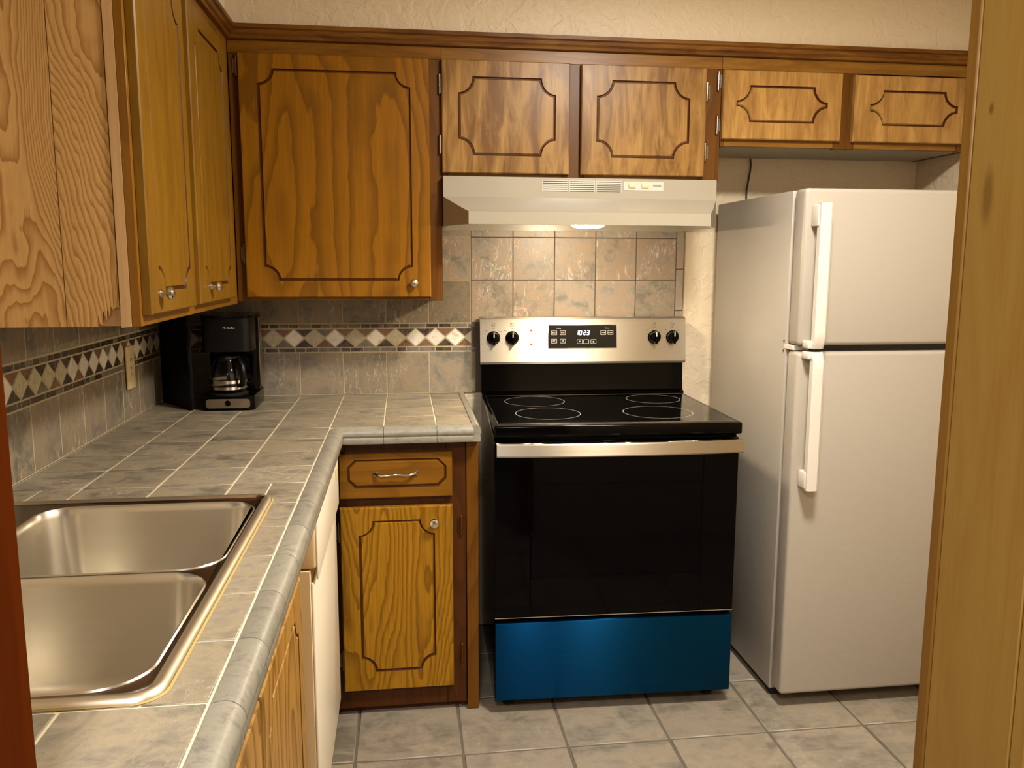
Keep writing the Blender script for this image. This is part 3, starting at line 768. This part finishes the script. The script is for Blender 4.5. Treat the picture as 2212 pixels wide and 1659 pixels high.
# cooktop
cy0, cy1 = -.664, -.075
ck = obj('cooktop', B(x0-.001, x1+.001, cy0, cy1, .880, .9155, .005, 3), 'black_gloss', rg)
def ringbox(bm, a0, a1, b0, b1, w, z0, z1, mi=0):
    box(bm, a0, a1, b0, b0+w, z0, z1, mi=mi); box(bm, a0, a1, b1-w, b1, z0, z1, mi=mi); box(bm, a0, a0+w, b0+w, b1-w, z0, z1, mi=mi); box(bm, a1-w, a1, b0+w, b1-w, z0, z1, mi=mi)
gl = obj('glass_top', B(x0+.014, x1-.014, cy0+.026, cy1-.028, .9148, .9172, .001, 1), 'black_glass', rg)
bm = new(); ringbox(bm, x0+.011, x1-.011, cy0+.023, cy1-.025, .0022, .9145, .9178)
obj('glass_trim', bm, 'chrome', rg)
def ring(bm, cx, cy, r, w=.0016, z=.91735):
    n = 64
    A = [bm.verts.new((cx+r*math.cos(2*math.pi*i/n), cy+r*math.sin(2*math.pi*i/n), z)) for i in range(n)]
    D = [bm.verts.new((cx+(r-w)*math.cos(2*math.pi*i/n), cy+(r-w)*math.sin(2*math.pi*i/n), z)) for i in range(n)]
    for i in range(n): bm.faces.new((A[i], A[(i+1) % n], D[(i+1) % n], D[i]))
for cx, cy, r in ((1.288, -.232, .104), (1.300, -.470, .104), (1.712, -.215, .095), (1.656, -.476, .112)):
    bm = new(); ring(bm, cx, cy, r); obj('burner_ring', bm, 'ring', rg)
# backguard
bm = prism(new(), [(-.004, .905), (-.004, 1.030), (-.058, 1.030), (-.062, .955), (-.066, .930), (-.082, .922), (-.082, .905)], x0+.001, x1-.001, 'x')
obj('backguard', bm, 'black_gloss', rg, ang=30)
bm = new(); pl = [(-.004, 1.026), (-.004, 1.190), (-.010, 1.196), (-.052, 1.196), (-.060, 1.190), (-.077, 1.036), (-.072, 1.028)]
prism(bm, pl, x0-.004, x1+.004, 'x')
pn = obj('control_panel', bm, 'steel', rg, ang=30)
def py(z): return -.060 - (1.190-z)*(.017/.154)
TL = -math.degrees(math.atan(.017/.154))
def pp(x, z, d=0): return (x, py(z)-d, z)
def pbox(name, xa, xb, za, zb_, d0, d1, mat, par, bev=0):
    bm = new(); box(bm, xa, xb, -d1, -d0, za, zb_, bev, 2)
    for v in bm.verts: v.co.y += py(v.co.z)
    return obj(name, bm, mat, par)
pbox('display_bezel', 1.357, 1.612, 1.084, 1.170, 0, .0016, 'chrome', rg, .0007)
ds = pbox('display', 1.3595, 1.6095, 1.0865, 1.1675, .001, .0022, 'black_glass', rg)
# digits 10:23 as seven-segment strokes
SEG = {'0': 'abcdef', '1': 'bc', '2': 'abged', '3': 'abgcd'}
bm = new(); dw_, dh, th = .0075, .0150, .0022
def seg(cx, cz, s):
    P = {'a': (0, dh/2, dw_, th), 'g': (0, 0, dw_, th), 'd': (0, -dh/2, dw_, th), 'f': (-dw_/2, dh/4, th, dh/2), 'b': (dw_/2, dh/4, th, dh/2), 'e': (-dw_/2, -dh/4, th, dh/2), 'c': (dw_/2, -dh/4, th, dh/2)}[s]
    px, pz = cx + P[0] + P[1]*.14, cz + P[1]
    box(bm, px-P[2]/2, px+P[2]/2, -.0029, -.0023, pz-P[3]/2, pz+P[3]/2)
zc = 1.1405
for ch, cx in (('1', 1.4640), ('0', 1.4765), ('2', 1.4920), ('3', 1.5045)):
    for s in SEG[ch]: seg(cx, zc, s)
for dz in (.003, -.0035): box(bm, 1.4838, 1.4856, -.0029, -.0023, zc+dz-.001, zc+dz+.001)
for v in bm.verts: v.co.y += py(v.co.z)
obj('clock_digits', bm, 'digits', ds)
def ptext(s, x, z, size, mat, par, d=.0024):
    return obj('lettering', text_bm(s, size, front_xf(x, py(z)-d, z, TL)), mat, par)
btn = [(1.379, 1.1405, 'Bake'), (1.411, 1.1405, 'Broil'), (1.379, 1.111, 'Keep\nWarm'), (1.411, 1.111, 'Off'), (1.5605, 1.1405, 'Timer'), (1.5875, 1.1405, 'Clock'), (1.4735, 1.1085, '+'), (1.497, 1.1085, '-'), (1.5245, 1.1085, 'o')]
for x, z, s in btn:
    bm = new(); a, b = x-.0100, x+.0100; c, d = z-.0075, z+.0075; w = .0008
    for q in ((a, b, c, c+w), (a, b, d-w, d), (a, a+w, c, d), (b-w, b, c, d)): box(bm, q[0], q[1], -.0028, -.0023, q[2], q[3])
    for v in bm.verts: v.co.y += py(v.co.z)
    obj('touch_button', bm, 'print_white', ds)
for x, z, s in btn: ptext(s, x, z, .0062 if len(s) > 1 and '\n' not in s else (.0045 if '\n' in s else .014), 'print_white', ds)
ptext('Cooking', 1.395, 1.1565, .0050, 'print_white', ds); ptext('Others', 1.574, 1.1565, .0050, 'print_white', ds)
# knobs and their marks
for kx in (1.158, 1.226, 1.752, 1.820):
    z = 1.1235
    bm = new(); lathe(bm, [(.0245, 0), (.0245, .004), (.021, .007), (.0195, .020), (.0165, .024), (.004, .025)], (kx, 0, z), 'y', 30)
    box(bm, kx-.0048, kx+.0048, -.0335, -.004, z-.0225, z+.0225, .0018, 2)
    for v in bm.verts: v.co.y += py(z)
    kn = obj('knob', bm, 'black_gloss', rg)
    bm = new(); box(bm, kx-.0016, kx+.0016, -.0345, -.0335, z+.004, z+.0215)
    for v in bm.verts: v.co.y += py(z)
    obj('pointer', bm, 'print_white', kn)
    bm = new()
    for k in range(11):
        a = R(90 + 38 + k*(360-76)/10); r_ = .0315
        px, pz = kx + r_*math.cos(a), z + r_*math.sin(a)
        box(bm, px-.0007, px+.0007, -.0004, .0002, pz-.0007, pz+.0007)
    for v in bm.verts: v.co.y += py(v.co.z)
    obj('dial_marks', bm, 'print_dark', pn); bm = new()
    for q in ((-.006, .006, .0415, .0423), (-.006, .006, .0515, .0523), (-.006, -.0052, .0415, .0523), (.0052, .006, .0415, .0523)):
        box(bm, kx+q[0], kx+q[1], -.0004, .0002, z+q[2], z+q[3])
    dx = {1.158: -.003, 1.226: -.003, 1.752: .003, 1.820: .003}[kx]; dz = {1.158: .0445, 1.226: .0495, 1.752: .0495, 1.820: .0445}[kx]
    box(bm, kx+dx-.0017, kx+dx+.0017, -.0004, .0002, z+dz-.0015, z+dz+.0018)
    for v in bm.verts: v.co.y += py(v.co.z)
    obj('burner_symbol', bm, 'print_dark', pn)
    ptext('OFF', kx, z+.033, .0055, 'print_dark', pn, .0003); ptext('High', kx-.026, z+.026, .005, 'print_dark', pn, .0003); ptext('Low', kx+.026, z+.024, .005, 'print_dark', pn, .0003)
for z, s in ((1.150, 'Surface On'), (1.100, 'Hot Surface')):
    obj('indicator_light', lathe(new(), [(.0042, 0), (.0042, .001), (.003, .0025), (.001, .003)], (1.296, py(z), z), 'y', 14), 'red_light', pn)
    ptext(s, 1.296, z+.0105, .0055, 'print_dark', pn, .0003)
# oven door with window, handle, drawer
bm = new(); dy0, dy1 = RF-.003, RF+.018; wx0, wx1, wz0, wz1 = 1.225, 1.755, .440, .735
box(bm, x0+.001, wx0, dy0, dy1, .316, .860, .002, 1); box(bm, wx1, x1-.001, dy0, dy1, .316, .860, .002, 1)
box(bm, wx0, wx1, dy0, dy1, .316, wz0, .0, 1); box(bm, wx0, wx1, dy0, dy1, wz1, .860, .0, 1)
od = obj('oven_door', bm, 'door_glass', rg)
obj('window', B(wx0+.001, wx1-.001, dy0-.0002, dy0+.004, wz0+.001, wz1-.001), 'tint', od)
obj('door_top_strip', B(x0+.004, x1-.004, dy0-.004, dy1, .8605, .868, .002, 1), 'black_gloss', od)
obj('door_edge_line', B(x0+.002, x1-.002, dy0-.001, dy0+.004, .3135, .3158), 'chrome', od)
bm = new(); N = 20
prof = []
L = []
for i in range(N+1):
    s = i/N; a = 2*s-1; xx = x0+.004 + (x1-x0-.008)*s; yy = RF-.050 - .016*(1-a*a)
    L.append([bm.verts.new((xx, yy+dy_, z_)) for dy_, z_ in ((0.014, .829), (.002, .829), (-.001, .833), (-.001, .865), (.002, .869), (.014, .869))])
for a_, b_ in zip(L, L[1:]):
    for k in range(6): bm.faces.new((a_[k], a_[(k+1) % 6], b_[(k+1) % 6], b_[k]))
bm.faces.new(L[0]); bm.faces.new(L[-1])
hh = obj('handle', bm, 'steel', od, ang=30)
for xx in (x0+.012, x1-.040): obj('handle_bracket', B(xx, xx+.028, RF-.048, RF-.002, .840, .866, .003, 2), 'black_gloss', od)
obj('storage_drawer', B(x0+.002, x1-.002, RF-.008, RF+.02, .048, .300, .003, 2), 'blue', rg, label='bottom drawer covered in blue protective film')
rg.location = (RX, -.014, 0); rg.rotation_euler = (0, 0, R(-1.63))

# ------------------------------------------------------------------ refrigerator
fx0, fx1 = 1.990, 2.752
fr = thing('refrigerator', 'white top-freezer refrigerator standing right of the range', 'refrigerator', (2.37, -.35, 0))
obj('cabinet_body', B(fx0, fx1, -.652, -.055, .028, 1.606, .004, 2), 'fridge', fr)
obj('base_grille', B(fx0+.012, fx1-.012, -.640, -.60, .002, .0275), 'black_matte', fr)
for yy in (-.56, -.10):
    for xx in (fx0+.05, fx1-.05): obj('roller', lathe(new(), [(.014, 0), (.014, .02)], (xx, yy, .0145), 'y', 14), 'black_matte', fr)
obj('door_gasket', B(fx0+.012, fx1-.012, -.664, -.6525, .05, 1.595), 'grey_gasket', fr)
bm = new(); box(bm, fx0-.001, fx1+.001, -.733, -.665, 1.151, 1.607, .012, 4); fd = obj('freezer_door', bm, 'fridge', fr)
bm = new(); box(bm, fx0-.001, fx1+.001, -.733, -.665, .048, 1.131, .012, 4); rd = obj('refrigerator_door', bm, 'fridge', fr)
def fhandle(par, za, zb_, up):
    bm = new(); hx0, hx1 = 2.013, 2.048; L = []
    n = 16
    for i in range(n+1):
        s = i/n; z = za + (zb_-za)*s
        e = s if up else 1-s              # e=1 at the free end
        out = .055 - (.012 if e < .06 else 0)
        L.append([bm.verts.new(p) for p in ((hx0, -.733-out+.024, z), (hx0, -.733-out+.005, z), (hx0+.006, -.733-out, z), (hx1-.006, -.733-out, z), (hx1, -.733-out+.005, z), (hx1, -.733-out+.024, z))])
    for a_, b_ in zip(L, L[1:]):
        for k in range(6): bm.faces.new((a_[k], a_[(k+1) % 6], b_[(k+1) % 6], b_[k]))
    bm.faces.new(L[0]); bm.faces.new(L[-1])
    h = obj('handle', bm, 'handle_white', par, ang=30)
    m = new()
    m2 = new()
    if up: box(m, hx0-.004, hx1-.004, -.776, -.7325, zb_-.065, zb_-.004, .004, 2); box(m2, hx0-.012, hx1, -.772, -.7325, za, za+.022, .004, 2)
    else: box(m, hx0-.004, hx1-.004, -.776, -.7325, za+.004, za+.055, .004, 2); box(m2, hx0-.012, hx1, -.772, -.7325, zb_-.022, zb_, .004, 2)
    obj('handle_mount', m, 'handle_white', par); obj('handle_mount', m2, 'handle_white', par)
fhandle(fd, 1.145, 1.562, True); fhandle(rd, .722, 1.136, False)
bm = new(); box(bm, fx0-.0005, fx0+.05, -.700, -.640, 1.1335, 1.1485, .002, 1); obj('centre_hinge', bm, 'handle_white', fr)
for z in (1.128, 1.158): obj('screw', lathe(new(), [(.004, 0), (.004, .001), (.002, .002)], (fx0, -.640, z), 'x', 10, sgn=-1), 'hinge', fr)

# ------------------------------------------------------------------ coffee maker
cm = thing('coffee_maker', 'black drip coffee maker with glass carafe in the dark counter corner', 'coffee maker', (.262, -.20, ZC))
kx0, kx1 = .182, .350
def rbox(x0, x1, y0, y1, z0, z1, r, mi=0):
    bm = new(); P = rrect(x0, x1, y0, y1, r, 6)
    prism(bm, P, z0, z1, 'z'); return bm
base = obj('base', rbox(kx0, kx1, -.300, -.075, ZC+.0005, .962, .025), 'black_gloss', cm)
obj('water_tank', rbox(kx0+.004, kx1-.004, -.165, -.075, .963, 1.214, .018), 'black_gloss', cm)
obj('side_strip', B(kx1-.0038, kx1-.0005, -.150, -.100, .975, 1.208, .001, 1), 'steel', cm)
obj('brew_head', rbox(kx0+.006, kx1-.006, -.285, -.160, 1.105, 1.213, .03), 'black_plastic', cm)
obj('lid', rbox(kx0+.004, kx1-.004, -.287, -.075, 1.2145, 1.222, .03), 'black_gloss', cm)
bm = new(); P = rrect(kx0+.018, kx1-.012, .9245, .954, .010, 5); prism(bm, P, -.3035, -.2995, 'y')
fp = obj('front_panel', bm, 'steel', cm)
obj('power_button', lathe(new(), [(.0095, 0), (.0095, .002), (.0075, .003), (.006, .002), (.002, .002)], (.268, -.3035, .940), 'y', 20), 'black_gloss', fp)
obj('lettering', text_bm('Mr. Coffee', .0085, front_xf(.278, -.2857, 1.182)), 'print_white', cm)
obj('warming_plate', lathe(new(), [(.062, 0), (.062, .003), (.058, .005), (.002, .005)], (.258, -.225, .9622), 'z', 28, sgn=1), 'black_matte', cm)
ccx, ccy = .256, -.225
prof = [(.044, 0), (.054, .004), (.0605, .022), (.0615, .04), (.058, .062), (.050, .084), (.042, .098), (.039, .106)]
bm = new(); rings = []
def ringv(bm, r, z, seg=32): return [bm.verts.new((ccx+r*math.cos(2*math.pi*i/seg), ccy+r*math.sin(2*math.pi*i/seg), z)) for i in range(seg)]
zc0 = .9680
for r, h in prof: rings.append(ringv(bm, r, zc0+h))
inner = [ringv(bm, r-.0022, zc0+h+(.002 if i == 0 else 0)) for i, (r, h) in enumerate(prof)]
for LL in (rings, inner):
    for a_, b_ in zip(LL, LL[1:]):
        for i in range(32): bm.faces.new((a_[i], a_[(i+1) % 32], b_[(i+1) % 32], b_[i]))
bm.faces.new(rings[0]); bm.faces.new(inner[0])
for i in range(32): bm.faces.new((rings[-1][i], rings[-1][(i+1) % 32], inner[-1][(i+1) % 32], inner[-1][i]))
cf = obj('carafe', bm, 'glass', cm, ang=60)
for r, za, zb_ in ((.0622, .032, .042), (.0612, .012, .021)):
    bm = new(); a_ = ringv(bm, r, zc0+za); b_ = ringv(bm, r, zc0+zb_)
    for i in range(32): bm.faces.new((a_[i], a_[(i+1) % 32], b_[(i+1) % 32], b_[i]))
    obj('metal_band', bm, 'steel', cf)
obj('carafe_lid', lathe(new(), [(.041, 0), (.042, .008), (.036, .018), (.012, .022)], (ccx, ccy, zc0+.1065), 'z', 28, sgn=1), 'black_plastic', cf)
bm = new(); tube(bm, [(ccx+.030, ccy-.030, zc0+.105), (ccx+.045, ccy-.045, zc0+.108), (ccx+.058, ccy-.058, zc0+.092), (ccx+.062, ccy-.062, zc0+.06), (ccx+.056, ccy-.056, zc0+.03), (ccx+.044, ccy-.044, zc0+.025)], [.009, .010, .010, .010, .009, .007], 10)
obj('carafe_handle', bm, 'black_plastic', cf)
cm.rotation_euler = (0, 0, 0)

# dark board standing upright across the corner
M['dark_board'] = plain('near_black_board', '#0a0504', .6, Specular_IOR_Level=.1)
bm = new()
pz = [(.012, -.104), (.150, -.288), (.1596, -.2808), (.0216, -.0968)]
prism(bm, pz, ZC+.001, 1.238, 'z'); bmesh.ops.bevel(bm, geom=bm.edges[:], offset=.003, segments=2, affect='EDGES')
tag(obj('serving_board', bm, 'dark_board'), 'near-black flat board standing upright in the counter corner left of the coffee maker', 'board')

# ------------------------------------------------------------------ outlet, cord, ceiling lamp
op = thing('wall_outlet', 'cream wall outlet plate over the diamond tile border on the left wall', 'outlet', (.002, -.400, 1.072))
plate = obj('cover_plate', B(.0042, .0095, -.438, -.366, 1.008, 1.138, .002, 2), 'bisque', op)
for z in (1.094, 1.050):
    s = obj('socket', B(.0092, .0108, -.418, -.386, z-.017, z+.017, .0006, 1), 'bisque', op)
    bm = new(); box(bm, .0105, .0111, -.411, -.4085, z-.003, z+.009); box(bm, .0105, .0111, -.3965, -.394, z-.003, z+.009); obj('slots', bm, 'black_matte', s)
obj('screw', lathe(new(), [(.003, 0), (.003, .001), (.001, .0015)], (.0094, -.402, 1.072), 'x', 10, sgn=1), 'chrome', op)
bm = new(); pts = [(2.128, -.004, 1.7785), (2.131, -.004, 1.755), (2.129, -.004, 1.73), (2.124, -.004, 1.70), (2.119, -.004, 1.67), (2.118, -.004, 1.64), (2.12, -.008, 1.60), (2.15, -.02, 1.50), (2.16, -.03, 1.30)]
tag(obj('power_cord', tube(bm, pts, .0032, 8), 'cord'), 'thin black cord hanging down the wall above the refrigerator', 'cord')
cl = thing('ceiling_lamp', 'round glass ceiling lamp near the doorway', 'lamp', (LX, LY, CEIL))
obj('mounting_pan', lathe(new(), [(.19, 0), (.19, .02), (.17, .03)], (LX, LY, CEIL-.001), 'z', 40), 'bulb_white', cl)
obj('glass_shade', lathe(new(), [(.165, .031), (.160, .055), (.135, .080), (.09, .097), (.03, .105)], (LX, LY, CEIL), 'z', 40), 'dome_glow', cl, ang=60)
